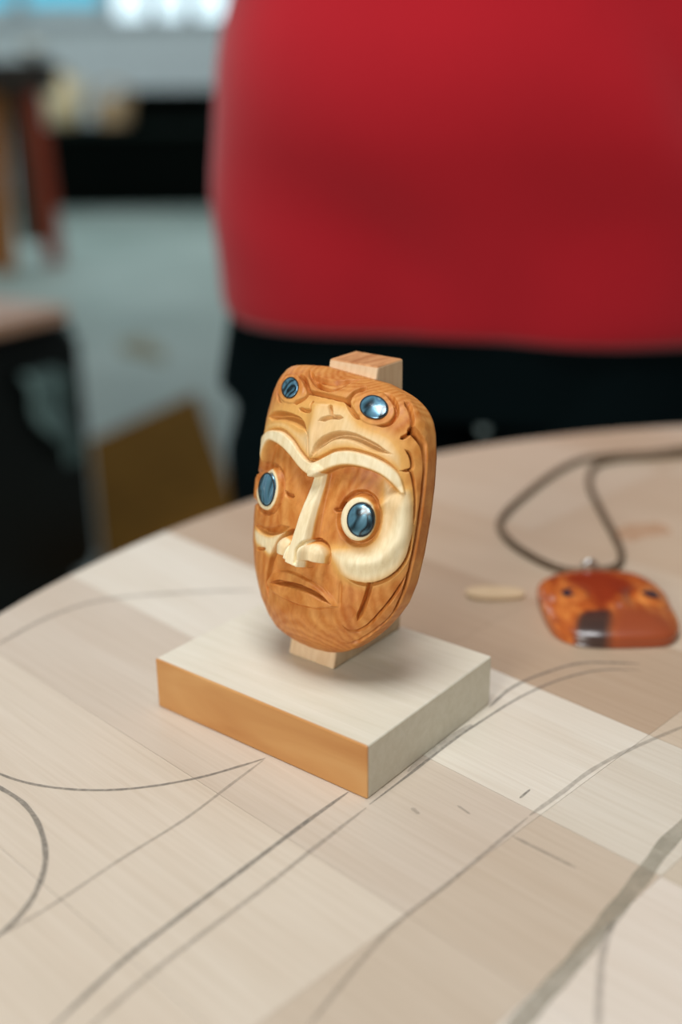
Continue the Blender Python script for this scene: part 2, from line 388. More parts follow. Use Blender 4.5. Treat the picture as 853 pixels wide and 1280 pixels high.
L = [([(332, 948), (300, 958), (250, 972), (190, 983), (130, 988), (70, 985), (20, 975), (-30, 955)], .0011, m_p1),
     ([(-20, 975), (0, 985), (30, 1005), (50, 1035), (57, 1075), (45, 1115), (20, 1150), (-15, 1180)], .0016, m_p1),
     ([(330, 950), (290, 980), (230, 1025), (150, 1075), (60, 1135), (-20, 1180)], .0011, m_p2),
     ([(436, 990), (380, 1030), (300, 1090), (220, 1150), (150, 1205), (60, 1290)], .0015, m_p1),
     ([(458, 1010), (400, 1055), (330, 1110), (250, 1170), (180, 1225), (100, 1295)], .0015, m_p2),
     ([(462, 1006), (520, 962), (565, 927), (600, 903), (650, 872), (700, 850), (750, 838), (800, 838)], .0010, m_p1),
     ([(510, 965), (560, 925), (590, 906)], .0022, m_p2),
     ([(612, 884), (640, 860), (680, 842), (730, 829), (800, 830)], .0013, m_p1),
     ([(662, 1020), (700, 993), (740, 963), (790, 936), (870, 902)], .0016, m_p2),
     ([(660, 1022), (560, 1105), (480, 1170), (380, 1290)], .0013, m_p2),
     ([(748, 1290), (750, 1227), (755, 1186), (768, 1150)], .0018, m_p2),
     ([(-10, 810), (60, 772), (130, 750), (230, 741), (320, 738)], .0025, m_p2),
     ([(650, 998), (663, 987)], .0008, m_p1), ([(515, 1010), (524, 1018)], .0014, m_p2), ([(572, 1007), (588, 1018)], .0008, m_p2), ([(640, 1045), (720, 1085)], .0012, m_p2)]
for px, w, m in L: stroke(px, w, m)
stroke([(880, 1012), (838, 1050), (800, 1100), (760, 1150), (720, 1200), (680, 1245), (640, 1290)], .0048, m_p3, False, 'glue_smear')
stroke([(772, 672), (800, 664), (835, 660)], .016, m_st, True, 'amber_stain', .0002)

# ================================================================== display stand and mask
BR = YAW                                      # the stand's frame turned by this about z
c_, s_ = math.cos(BR), math.sin(BR)
def blk(p): p = (np.asarray(p, float)-np.array([CAMB[0], CAMB[1], 0]))/1000; return Vector((c_*p[0]-s_*p[1], s_*p[0]+c_*p[1], TOP+p[2]))
BW, BD, BH = 92.6, 72.2, 19.0
stand = empty('display_stand', blk((0, 0, 0)), BR)
def base_wood():
    M = Mat('stand_wood', .42, 0, .35); v = M.coords((3, 40, 40)); k = M.noise(v, 8, 5, .6, .4)
    big = M.noise(M.coords((6, 30, 30)), 2.5, 3, .5, .6)
    c = M.ramp(k, [(.3, srgb(216, 209, 188)), (.7, srgb(226, 220, 202))])
    # the left-hand long edge shows oiled orange grain
    cc = M.ramp(big, [(.3, srgb(184, 126, 70)), (.55, srgb(200, 148, 90)), (.75, srgb(210, 164, 110))])
    g = M.n('ShaderNodeNewGeometry'); tc = M.n('ShaderNodeTexCoord'); sp = M.n('ShaderNodeSeparateXYZ'); M.l(tc.outputs['Object'], sp.inputs[0])
    mp = M.n('ShaderNodeMapRange'); mp.inputs[1].default_value = .0010; mp.inputs[2].default_value = .0003; M.l(sp.outputs[1], mp.inputs[0])
    M.color(M.mix(mp.outputs[0], c, cc)); M.bump(k, .06, .0003); return M.m
m_base = base_wood()
from_bm('base_block', box(0, BW/1000, 0, BD/1000, 0, BH/1000, .0006), m_base, stand)
PX0, PX1, PY0, PY1, PYB, PH = .0349, .0550, .0308, .0561, .0705, .1006
def post_wood():
    M = Mat('post_wood', .5, 0, .3); k = M.noise(M.coords((1, 1, .08)), 500, 5, .6, .3); r = M.noise(M.coords((1, .25, 1)), 260, 4, .6, .4)
    c = M.ramp(k, [(.3, srgb(218, 186, 146)), (.7, srgb(232, 206, 170))]); e = M.ramp(r, [(.35, srgb(176, 116, 70)), (.65, srgb(212, 156, 106))])
    tc = M.n('ShaderNodeTexCoord'); sp = M.n('ShaderNodeSeparateXYZ'); M.l(tc.outputs['Object'], sp.inputs[0])
    mp = M.n('ShaderNodeMapRange'); mp.inputs[1].default_value = .019+PH-.0008; mp.inputs[2].default_value = .019+PH-.0002; M.l(sp.outputs[2], mp.inputs[0])
    M.color(M.mix(mp.outputs[0], c, e)); M.bump(k, .08, .0003); return M.m
m_post = post_wood()
from_bm('post', hexa([(PX0, PY0, .0191), (PX1, PY0, .0191), (PX1, PYB, .0191), (PX0, PYB, .0191)],
                     [(PX0, PY1, .019+PH), (PX1, PY1, .019+PH), (PX1, PYB, .019+PH), (PX0, PYB, .019+PH)], .0007), m_post, stand)
tag(stand, 'wooden display stand, square pale base block with a wedge post', 'stand')

# ---- mask: carved relief on a domed plaque. local frame x across, y up the face, z outwards (millimetres while building)
XC = 49.0
Uv = np.array([0, (PY1-PY0), PH]); Uv /= np.linalg.norm(Uv); Nv = np.array([0, -Uv[2], Uv[1]]); Ov = np.array([XC, PY0*1000, 19.0])
RB = np.array([[c_, s_, 0], [-s_, c_, 0], [0, 0, 1]]).T   # block->world rotation
def px_ray_local(q):
    d = RB.T @ wray(q); o = CAMB-Ov
    B = np.array([[1, 0, 0], Uv, Nv]); return B@o, B@d
UU = np.array([6.6, 8, 9.3, 11.8, 15, 19.3, 24.6, 30, 38, 48, 60, 70, 80, 88, 92, 95, 97.5, 99.2, 100.0])
WR = np.array([7, 12.0, 15, 18.4, 22, 25.8, 29.3, 32, 33.9, 34.8, 35, 34.6, 33.6, 32.0, 30.4, 28.0, 24, 18.5, 12.])
WL = np.array([10, 13.0, 15, 17.6, 20, 22.8, 25.6, 28, 30.0, 31.2, 31.6, 31.4, 31, 30.0, 29.0, 27.5, 25.5, 21, 14.])
HU = np.array([6.6, 8, 9.3, 11.8, 15, 20, 28, 40, 57, 70, 80, 88, 93, 96.5, 98.7, 100.0])
HH = np.array([4.0, 6.5, 8.5, 11.5, 14.2, 16.8, 18.2, 19.0, 19.5, 20, 19.8, 18.2, 15.6, 11.8, 7.5, 4.0])
U0, U1 = 6.6, 100.0
uu_d = np.linspace(U0, U1, 1200)
def smooth(a, k):
    ker = np.hanning(k); ker /= ker.sum(); p = np.r_[2*a[0]-a[k//2:0:-1], a, 2*a[-1]-a[-2:-k//2-1:-1]]; return np.convolve(p, ker, 'valid')[:len(a)]
wr_d = smooth(np.interp(uu_d, UU, WR), 61); wl_d = smooth(np.interp(uu_d, UU, WL), 61); h_d = smooth(np.interp(uu_d, HU, HH), 81)
def wfun(u, x): return np.where(np.asarray(x) < 0, np.interp(u, uu_d, wl_d), np.interp(u, uu_d, wr_d))
def hfun(u): return np.interp(u, uu_d, h_d)
def tfun(u): return np.minimum(5.5, hfun(u)*.55)
def sst(a, b, x): t = np.clip((x-a)/(b-a), 0, 1); return t*t*(3-2*t)
def shear(x, u):                          # the outline is not quite level: crown slopes, jaw lifts on the right
    return -.075*x*sst(70, 96, u)+.08*np.maximum(x, 0)*sst(45, 12, u)-.02*np.minimum(x, 0)*0
def real_u(x, ue):
    u = np.array(ue, float)
    for _ in range(8): u = ue+shear(x, u)
    return u
def nb(x, u):                             # u is the unsheared height
    w, h, t = wfun(u, x), hfun(u), tfun(u)
    q = np.clip(np.abs(x)/w, 0, 1); r = t+(h-t)*(1-q**2.4)**(1/1.9)
    return np.where((u < U0) | (u > U1) | (np.abs(x) > w), -1.0, r)
NSS = 1201
def xline(sg_, u):
    wl, wr = float(wfun(u, -1)), float(wfun(u, 1)); a = np.sin(sg_*PI/2); return np.where(a < 0, a*wl, a*wr)
def inset(x, u): return np.clip(x, -wfun(u, -1)+1e-6, wfun(u, 1)-1e-6)
def arclen_table(u):
    xs = xline(np.linspace(-1, 1, NSS), u); ns = nb(inset(xs, u), np.full_like(xs, u))
    d = np.hypot(np.diff(xs), np.diff(ns)); q = np.r_[0, np.cumsum(d)]
    return xs, q-np.interp(0, xs, q)
def hit(q, off=0.0):
    o, d = px_ray_local(q); ns = np.linspace(34, -1, 1401); t = (ns-o[2])/d[2]; x = o[0]+d[0]*t; u = o[1]+d[1]*t; u = u-shear(x, u)
    g = ns-(nb(x, u)+off); k = np.where(g <= 0)[0]
    if len(k): i = k[0]
    else:
        # past the limb: nearest approach, clamped to the outline
        i = int(np.argmin(np.where(ns < 22, np.maximum(0, np.abs(x)-wfun(u, x))+np.maximum(0, U0-u)+np.maximum(0, u-U1)+.2*np.abs(ns-8), 99)))
    uu = float(np.clip(u[i], U0+.05, U1-.05)); xx = float(np.clip(x[i], -float(wfun(uu, -1))+.02, float(wfun(uu, 1))-.02))
    xs, sl = arclen_table(uu); return np.array([np.interp(xx, xs, sl), uu])
def K(c): return (310+c[0]/3.368, 450+c[1]/3.368)       # coordinates noted on an enlarged view of the photo
def path(cs, k=8, off=0.0, closed=False): return catmull([hit(K(c), off) for c in cs], k, closed)
def ell(cx, cy, rx, ry, rot=0, n=36, off=0.0):
    a = np.linspace(0, 2*PI, n, endpoint=False); r = math.radians(rot)
    return np.array([hit(K((cx+rx*math.cos(t)*math.cos(r)-ry*math.sin(t)*math.sin(r), cy+rx*math.cos(t)*math.sin(r)+ry*math.sin(t)*math.cos(r))), off) for t in a])
# grid
NX, NU = 430, 600
ug = (U0+U1)/2-(U1-U0)/2*np.cos(np.linspace(0, PI, NU)*.86+PI*.07)/math.cos(PI*.07)
sg = np.linspace(-1, 1, NX)
XG = np.zeros((NU, NX)); SG = np.zeros((NU, NX)); UG = np.repeat(ug[:, None], NX, 1)
for j, u in enumerate(ug):
    xg = xline(sg, u); xs, sl = arclen_table(u); XG[j] = xg; SG[j] = np.interp(xg, xs, sl)
ZG = nb(inset(XG, UG), np.clip(UG, U0, U1))
UR = real_u(XG, UG)
P3 = np.stack([XG, UR, ZG], -1)
tx = np.gradient(P3, axis=1); tu = np.gradient(P3, axis=0); NR = np.cross(tx, tu); NR /= np.linalg.norm(NR, axis=-1, keepdims=True)
Q = np.stack([SG, UG], -1).reshape(-1, 2)
def dist(poly, closed=False):
    P = np.asarray(poly); Pn = np.r_[P, P[:1]] if closed else P
    seg = np.hypot(*np.diff(Pn, axis=0).T); cum = np.r_[0, np.cumsum(seg)]; tot = cum[-1]
    lo, hi = Pn.min(0)-34, Pn.max(0)+34
    D = np.full(len(Q), 99.); Tt = np.zeros(len(Q)); Sd = np.zeros(len(Q))
    idx = np.where((Q[:, 0] > lo[0]) & (Q[:, 0] < hi[0]) & (Q[:, 1] > lo[1]) & (Q[:, 1] < hi[1]))[0]
    q = Q[idx]; d_ = D[idx]; t_ = Tt[idx]; s_2 = Sd[idx]
    for i in range(len(Pn)-1):
        a, b = Pn[i], Pn[i+1]; ab = b-a; L2 = ab@ab+1e-12
        tt = np.clip(((q-a)@ab)/L2, 0, 1); r = q-a-tt[:, None]*ab; dd = np.hypot(r[:, 0], r[:, 1])
        m = dd < d_; d_[m] = dd[m]; t_[m] = (cum[i]+tt[m]*seg[i])/tot; s_2[m] = (ab[0]*r[m, 1]-ab[1]*r[m, 0])
    D[idx] = d_; Tt[idx] = t_; Sd[idx] = s_2
    return D, Tt, np.sign(Sd), tot
def inside(poly):
    P = np.asarray(poly); r = np.zeros(len(Q), bool); x, y = Q[:, 0], Q[:, 1]; n = len(P)
    for i in range(n):
        a, b = P[i], P[(i+1) % n]
        if a[1] == b[1]: continue
        c = ((a[1] > y) != (b[1] > y)) & (x < (b[0]-a[0])*(y-a[1])/(b[1]-a[1])+a[0]); r ^= c
    return r
def sdf(poly): D = dist(poly, True)[0]; return np.where(inside(poly), D, -D)
DEL = np.zeros(len(Q)); PALE = np.zeros(len(Q))
GW, GD = .92, 2.3
def groove(cs, w=.8, depth=1.0, ends=(1, 1), off=0.0, side=0, poly=None):
    """V-cut; ends = fraction 0..1 of pinching at each end; side!=0 makes that side a gentle slope"""
    global DEL
    p = path(cs, 8, off) if poly is None else poly
    w = w*GW; depth = depth*GD
    D, t, sg_, tot = dist(p)
    e = 1-ends[0]*(1-sst(0, .22, t)); e2 = 1-ends[1]*(1-sst(0, .22, 1-t)); k = np.maximum(e*e2, .02)
    ww = w*k*np.where(sg_*side > 0, 1.5, .55) if side else w*k
    DEL -= depth*k*np.clip(1-D/ww, 0, 1)**.85
def raise_(poly, h, soft):
    global DEL
    DEL += h*sst(-soft/2, soft/2, sdf(poly))
def pale(poly, amt=1.0, soft=2.0):
    global PALE
    PALE = np.maximum(PALE, amt*sst(-soft/2, soft/2, sdf(poly)))

Gc = [(60, 420), (70, 378), (85, 348), (102, 340), (140, 360), (180, 400), (215, 445), (240, 470), (268, 486), (300, 483), (340, 460), (390, 444), (440, 443), (500, 456), (560, 482), (610, 522), (642, 560)]
Fc = [(68, 325), (85, 302), (110, 293), (150, 300), (190, 335), (220, 380), (245, 410), (268, 425), (292, 420), (330, 400), (370, 382), (430, 378), (500, 394), (560, 418), (610, 450), (640, 485), (655, 530), (660, 560)]
# sockets sink below the brow band
pG = path(Gc); D, t, sg_, tot = dist(pG)
below = sg_ < 0
fade = sst(0, .05, 1-t)
DEL -= 3.3*sst(0, .7, D)*np.exp(-(D/9.0)**2)*below*fade
# brow band stands proud
band = np.r_[path(Fc), pG[::-1]]
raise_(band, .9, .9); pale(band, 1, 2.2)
groove(Fc, .75, .8, (1, 1))
# forehead creature: mouth slits, nose ridge, nostril, eyes
groove([(84, 242), (105, 228), (140, 224), (180, 234), (215, 250), (240, 280), (253, 312)], 1.6, 2.0, (1, .9), side=-1)
groove([(275, 412), (285, 388), (298, 358), (325, 328), (360, 312), (400, 308), (450, 318), (520, 350), (580, 384), (625, 402)], 1.6, 2.0, (.8, 1), side=-1)
ridge = path([(300, 170), (285, 240), (272, 310), (268, 400)], 8, 1.0); D, t, _, _ = dist(ridge)
DEL += 1.7*np.exp(-(D/(3.6-1.9*t))**2)*sst(0, .12, t)*sst(0, .05, 1-t+.04)
groove([(262, 418), (276, 421), (290, 416)], .6, .7, (.6, .6))
groove([(262, 300), (260, 350), (263, 415)], .6, .6, (1, .3))
groove([(348, 186), (351, 215), (353, 240)], .8, 1.1, (1, 0)); groove([(303, 263), (325, 250), (352, 241), (380, 241), (408, 244)], .85, 1.1, (1, 1))
groove([(213, 203), (240, 213), (270, 216)], .8, 1.0, (1, 0)); groove([(278, 168), (272, 190), (269, 216)], .6, .8, (1, 0))
groove([(213, 60), (236, 80), (250, 108), (258, 135)], .8, 1.0, (1, 0)); groove([(258, 135), (242, 158), (215, 176), (190, 184)], .8, 1.0, (0, 1))
groove([(190, 62), (155, 72), (132, 105), (124, 140), (132, 172), (150, 184)], .6, .45, (1, 1))
groove([(258, 135), (300, 143), (350, 154), (400, 166), (422, 170)], .85, 1.3, (0, 0))
for c_j in ((258, 134), (421, 170), (692, 297), (512, 948)):
    D = np.hypot(*(Q-hit(K(c_j))).T); DEL -= 1.2*np.clip(1-D/1.3, 0, 1)
groove([(420, 172), (438, 146), (470, 127), (512, 121)], 1.0, 1.3, (0, 1)); groove([(420, 170), (430, 200), (450, 230), (478, 254)], .9, 1.1, (0, 1))
groove([(568, 134), (600, 155), (624, 190), (627, 230), (605, 264), (570, 277), (525, 274)], .75, .9, (1, 1))
groove([(272, 62), (310, 84), (360, 95), (420, 90), (484, 78)], .7, .8, (1, 1)); groove([(262, 34), (272, 72), (300, 108), (345, 125), (390, 116), (440, 92), (484, 78)], .8, .9, (1, 1))
lens = np.r_[path([(272, 62), (310, 84), (360, 95), (420, 90), (484, 78)]), path([(300, 108), (345, 125), (390, 116), (440, 92), (484, 78)])[::-1]]
raise_(lens, -.5, .8)
foreband = np.r_[path([(80, 262), (150, 250), (225, 290), (262, 260), (300, 180), (420, 185), (480, 265), (600, 320), (660, 400)]), path(Fc)[::-1]]
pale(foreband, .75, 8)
# temple, rim and cheek lines on the right
groove([(655, 168), (682, 200), (694, 250), (692, 296)], .8, 1.0, (1, 0)); groove([(692, 296), (672, 318), (638, 334)], .9, 1.2, (0, 1))
groove([(692, 296), (722, 328), (744, 368), (751, 430), (749, 520), (741, 620), (729, 720), (711, 810), (690, 890), (660, 975), (622, 1052)], 1.6, 1.9, (0, .4))
groove([(640, 1020), (600, 1085), (540, 1135), (480, 1176), (440, 1192), (408, 1190), (385, 1170)], .7, .9, (1, 1))
groove([(655, 372), (682, 396), (693, 436), (686, 462), (640, 468)], .75, 1.0, (1, .8)); groove([(686, 462), (699, 510), (705, 570), (702, 640), (694, 710)], .7, .9, (0, 1))
groove([(694, 700), (680, 800), (660, 852), (625, 895), (585, 924), (540, 941), (505, 946), (460, 938), (425, 922), (396, 905)], .85, 1.3, (1, 1))
groove([(676, 880), (655, 930), (612, 1000), (562, 1062), (510, 1116), (470, 1139), (432, 1140), (402, 1120), (386, 1095)], .75, 1.0, (1, 1))
groove([(513, 948), (505, 985), (488, 1035), (460, 1106)], 1.1, 1.4, (0, 1))
groove([(392, 918), (388, 980), (388, 1050)], .7, .22, (1, 1))
cheek = path([(345, 800), (372, 865), (400, 908), (450, 935), (505, 944), (585, 922), (650, 865), (682, 790), (695, 690), (690, 560), (650, 545), (600, 620), (565, 720), (500, 790), (420, 790)], 5, 0, True)
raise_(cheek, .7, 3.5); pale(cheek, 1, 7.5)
crest = path([(610, 545), (650, 620), (648, 720), (600, 800), (520, 850), (430, 850), (380, 820)]); D, t, _, _ = dist(crest)
DEL += 1.3*np.exp(-(D/2.6)**2)*sst(0, .15, t)*sst(0, .2, 1-t)
hollow = path([(575, 590), (590, 680), (560, 760), (490, 805), (420, 790)]); D, t, _, _ = dist(hollow)
DEL -= .9*np.exp(-(D/2.2)**2)*sst(0, .2, t)*sst(0, .2, 1-t)
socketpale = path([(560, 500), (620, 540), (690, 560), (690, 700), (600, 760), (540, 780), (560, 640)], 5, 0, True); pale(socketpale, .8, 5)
# face eyes
for (e, rw) in (((470, 668, 84, 106, 0), 1.0), ((84, 545, 57, 100, 0), 1.0)):
    pe = ell(*e); sd = sdf(pe); DEL += (2.0 if e[0] > 200 else .7)*sst(-.4, 2.2, sd)
    D = dist(pe, True)[0]; DEL -= (2.0 if e[0] > 200 else 1.3)*np.clip(1-D/1.2, 0, 1)
groove([(356, 628), (382, 633), (400, 606)], .9, 1.1, (1, .3)); groove([(190, 577), (168, 572), (150, 556)], .9, 1.1, (1, .3))
er = ell(470, 668, 72, 92); el = ell(84, 545, 45, 87); pale(er, 1, .5); pale(el, 1, .5)
# nose
def nose_at(pts, wid, hgt, cut, off):
    global DEL, PALE
    p = path(pts, 8, off); D, t, _, tot = dist(p); w = wid[0]+(wid[1]-wid[0])*t; h = hgt[0]+(hgt[1]-hgt[0])*t
    prof = sst(0, 1, np.clip((w-D)/(w*.62), 0, 1)); a, b = p[-2], p[-1]; dr = (b-a)/np.linalg.norm(b-a)
    over = (Q-b)@dr; prof = prof*sst(cut, 0, over)
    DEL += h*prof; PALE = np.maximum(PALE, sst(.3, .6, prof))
nose_at([(268, 480), (258, 560), (246, 640), (228, 740), (204, 852)], (3.5, 5.3), (2.2, 6.0), .9, 3.0)
for (c, rx, hh) in (((287, 812), 4.3, 4.6), ((158, 785), 3.9, 4.2)):
    p = hit(K(c), 2.0); d = Q-p; prof = np.clip(1-(d[:, 0]/rx)**2-(np.maximum(d[:, 1], 0)/3.6)**2-(np.minimum(d[:, 1], 0)/9)**2, 0, 1)**.6
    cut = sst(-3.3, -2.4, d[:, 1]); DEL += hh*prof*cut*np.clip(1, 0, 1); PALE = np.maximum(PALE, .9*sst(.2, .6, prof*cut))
groove([(236, 845), (240, 800), (262, 766), (295, 760), (325, 780), (341, 822), (336, 856)], .8, 1.2, (.3, .6), 1.0)
groove([(190, 722), (160, 738), (132, 775), (105, 830), (88, 900), (84, 960), (90, 1010)], 1.5, 2.0, (.3, 1))
# left cheek
groove([(30, 692), (55, 722), (95, 732), (140, 722), (185, 698)], 1.6, 1.2, (1, 1), side=1); groove([(38, 793), (58, 796), (78, 792)], .7, .9, (.8, 1))
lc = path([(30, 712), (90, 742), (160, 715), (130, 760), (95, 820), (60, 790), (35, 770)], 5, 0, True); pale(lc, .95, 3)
# mouth
up = [(92, 925), (112, 897), (150, 886), (200, 892), (260, 922), (310, 957), (350, 1000), (374, 1034)]; lo = [(90, 940), (112, 972), (150, 997), (200, 1020), (260, 1037), (310, 1043), (374, 1036)]
slit = [(98, 936), (130, 934), (160, 938), (220, 950), (280, 975), (330, 1005), (370, 1032)]
raise_(np.r_[path(up), path(lo)[::-1]], 1.5, 1.6)
groove(up, .55, .35, (1, 1)); groove(lo, .6, .5, (1, 1)); groove(slit, 1.1, 2.2, (1, 1))
chin = hit(K((250, 1130))); DEL += .8*np.exp(-(((Q-chin)/np.array([11, 7]))**2).sum(1))
# hand-cut facets
DEL += .06*np.sin(SG.ravel()*1.3+2*np.sin(UG.ravel()*.33))*np.sin(UG.ravel()*.9+1.7*np.sin(SG.ravel()*.4))
# seats for the shell inlays
INL = [('forehead', (182, 120, 33, 42, 8)), ('forehead', (533, 203, 59, 46, 18)), ('eye', (82, 545, 32, 69, 2)), ('eye', (470, 670, 54, 71, 3))]
SEAT = []
for nm, e in INL:
    pe = ell(*e, off=0.0 if nm == 'forehead' else (2.0 if e[0] > 200 else .7)); sd = sdf(pe); DEL -= .35*sst(-.15, .1, sd); SEAT.append(pe)
ring = ell(*((182, 120, 55, 62, 8))); raise_(ring, .35, .6); raise_(ell(533, 203, 88, 70, 18), .35, .6)
edge = np.minimum(1, (1-np.abs(np.repeat(sg[None], NU, 0)).ravel())/.012)
DEL *= edge
PF = P3+NR*DEL.reshape(NU, NX)[..., None]
PF[..., 2] = np.maximum(PF[..., 2], 1.0)
# wall columns behind the relief
NWL = 7
lw = np.stack([np.stack([PF[:, 0, 0], PF[:, 0, 1], PF[:, 0, 2]*k/NWL], -1) for k in range(NWL)], 1)
rw = np.stack([np.stack([PF[:, -1, 0], PF[:, -1, 1], PF[:, -1, 2]*(NWL-1-k)/NWL], -1) for k in range(NWL)], 1)
ALL = np.concatenate([lw, PF, rw], 1); NC = ALL.shape[1]
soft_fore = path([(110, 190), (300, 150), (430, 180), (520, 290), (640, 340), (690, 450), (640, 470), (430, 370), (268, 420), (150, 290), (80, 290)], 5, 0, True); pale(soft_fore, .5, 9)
PALL = np.concatenate([np.zeros((NU, NWL)), PALE.reshape(NU, NX), np.zeros((NU, NWL))], 1)
V = ALL.reshape(-1, 3)/1000
ii = (np.arange(NU-1)[:, None]*NC+np.arange(NC-1)[None]).ravel()
F = np.stack([ii, ii+1, ii+NC+1, ii+NC], 1)
me = bpy.data.meshes.new('mask_face')
loops = F.ravel().tolist(); nq = len(F)
extra = [list(range(NC))[::-1], [(NU-1)*NC+k for k in range(NC)], [j*NC for j in range(NU)]+[j*NC+NC-1 for j in range(NU-1, -1, -1)]]
nl = 4*nq+sum(map(len, extra))
me.vertices.add(len(V)); me.vertices.foreach_set('co', V.ravel())
me.loops.add(nl); me.loops.foreach_set('vertex_index', loops+[i for e in extra for i in e])
me.polygons.add(nq+3); st_ = list(range(0, 4*nq, 4)); k = 4*nq
for e in extra: st_.append(k); k += len(e)
me.polygons.foreach_set('loop_start', st_)
me.polygons.foreach_set('use_smooth', [True]*nq+[False]*3)
me.update(); me.validate()
at = me.attributes.new('bare_wood', 'FLOAT', 'POINT'); at.data.foreach_set('value', PALL.ravel().astype(np.float32))
def mask_wood():
    M = Mat('carved_cedar', .46, 0, .35)
    a = M.n('ShaderNodeAttribute'); a.attribute_name = 'bare_wood'
    v = M.coords((1, .09, 1)); g = M.noise(v, 900, 5, .6, .2)
    big = M.noise(M.coords((1, .5, 1)), 70, 3, .5, .8)
    wv = M.n('ShaderNodeTexWave'); wv.wave_type = 'RINGS'; wv.rings_direction = 'Y'; M.l(M.coords((1, .35, 1)), wv.inputs[0]); wv.inputs['Scale'].default_value = 160; wv.inputs['Distortion'].default_value = 5; wv.inputs['Detail'].default_value = 3; wv.inputs['Detail Scale'].default_value = .6
    amber = M.ramp(big, [(.28, srgb(176, 92, 26)), (.45, srgb(196, 117, 42)), (.6, srgb(208, 136, 58)), (.78, srgb(220, 158, 84))])
    mott = M.noise(M.coords((1, .7, 1)), 210, 4, .65, 1.2)
    amber = M.mix(.35, amber, M.ramp(mott, [(.35, srgb(176, 88, 26)), (.65, srgb(228, 166, 92))]))
    amber = M.mix(.2, amber, M.ramp(wv.outputs[1], [(0, srgb(168, 90, 34)), (1, srgb(236, 178, 112))]))
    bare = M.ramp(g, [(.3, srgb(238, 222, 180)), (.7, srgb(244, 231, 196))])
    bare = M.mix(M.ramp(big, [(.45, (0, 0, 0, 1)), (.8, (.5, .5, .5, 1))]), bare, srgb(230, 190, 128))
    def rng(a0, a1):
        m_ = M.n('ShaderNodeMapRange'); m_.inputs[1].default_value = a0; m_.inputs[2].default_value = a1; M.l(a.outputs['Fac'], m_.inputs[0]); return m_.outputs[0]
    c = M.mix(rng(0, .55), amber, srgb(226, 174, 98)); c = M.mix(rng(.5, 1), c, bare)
    c = M.mix(.22, c, M.ramp(g, [(.3, (.62, .55, .48, 1)), (.65, (1, 1, 1, 1))]), 'MULTIPLY')
    M.color(c); M.bump(g, .05, .0003); return M.m
MB = Matrix(((1, 0, 0, 0), (0, Uv[1], Nv[1], 0), (0, Uv[2], Nv[2], 0), (0, 0, 0, 1)))
mask = empty('carved_mask'); mask.matrix_world = Matrix.Translation(blk(Ov+Nv*.05)) @ Matrix.Rotation(BR, 4, 'Z') @ MB
mobj('mask_face', me, mask_wood(), mask)
tag(mask, 'carved amber cedar face mask with shell inlay eyes on a post', 'mask')
# shell inlays
def abalone(name, stops, scale, bands, rough, seed):
    # growth bands of the shell: contour lines of a stretched noise
    M = Mat(name, rough, .5, .8); v = M.coords((1, .55, 1), (0, 0, seed)); k = M.noise(v, scale, 1.5, .45, .9)
    mu = M.n('ShaderNodeMath'); mu.operation = 'MULTIPLY'; mu.inputs[1].default_value = bands; M.l(k, mu.inputs[0])
    pp = M.n('ShaderNodeMath'); pp.operation = 'PINGPONG'; pp.inputs[1].default_value = 1; M.l(mu.outputs[0], pp.inputs[0])
    M.color(M.ramp(pp.outputs[0], stops)); M.b.inputs['Coat Weight'].default_value = .5; M.b.inputs['Coat Roughness'].default_value = .08; return M.m
blk_ = srgb(16, 22, 24); m_glue = plain('dark_glue', srgb(40, 34, 28), .5, vary=.2)
SH = [(0, blk_), (.16, srgb(44, 72, 84)), (.5, srgb(104, 156, 178)), (.8, srgb(92, 138, 170)), (1, srgb(150, 190, 204))]
m_in = [abalone('abalone_shell', SH, sc_, bd_, .22, sd_) for sc_, bd_, sd_ in ((190, 8, .7), (110, 5, .2), (130, 7, .1), (150, 5, .9))]
def s_to_pos(q, u, hh):
    xs, sl = arclen_table(u); x = float(np.interp(q, sl, xs)); e = .05; ur = float(real_u(x, u))
    f = lambda a, b: float(nb(np.array(a), np.array(b-shear(a, b))))
    n = np.array([-(f(x+e, ur)-f(x-e, ur))/(2*e), -(f(x, ur+e)-f(x, ur-e))/(2*e), 1]); n /= np.linalg.norm(n)
    return np.array([x, ur, f(x, ur)])+n*hh, n
for k, ((nm, e), pe) in enumerate(zip(INL, SEAT)):
    c = pe.mean(0); hgt = .5 if nm == 'forehead' else (2.1 if e[0] > 200 else .8)
    pc, nc = s_to_pos(c[0], c[1], hgt)
    v = []; f = []; R_ = 7; n = len(pe)
    rim = np.array([s_to_pos(p[0], p[1], hgt)[0] for p in pe]); cen = rim.mean(0)
    # flat plate: project the rim onto its mean plane, then a light dome
    uu_, ss_, vt = np.linalg.svd(rim-cen); pn = vt[2]*np.sign(vt[2]@nc); flat = rim-np.outer((rim-cen)@pn, pn)*.6
    for r in range(R_+1):
        q = r/R_
        for p in flat: v.append((cen+(p-cen)*q+pn*(.55*(1-q*q)))/1000)
    for p in flat: v.append((cen+(p-cen)*1.0-pn*1.2)/1000)
    for r in range(R_+1):
        for i in range(n): f.append((r*n+i, r*n+(i+1) % n, (r+1)*n+(i+1) % n, (r+1)*n+i))
    cc = cen/1000; v = [tuple(np.array(p)-cc) for p in v]
    o = pyd('shell_inlay', v, f, m_in[k], mask, True); o.location = cc
    v, f = tube([tuple(np.array(p)/1000-cc) for p in np.r_[flat, flat[:1]]], .00022, 6, False); pyd('glue_line', v, f, m_glue, o, True)

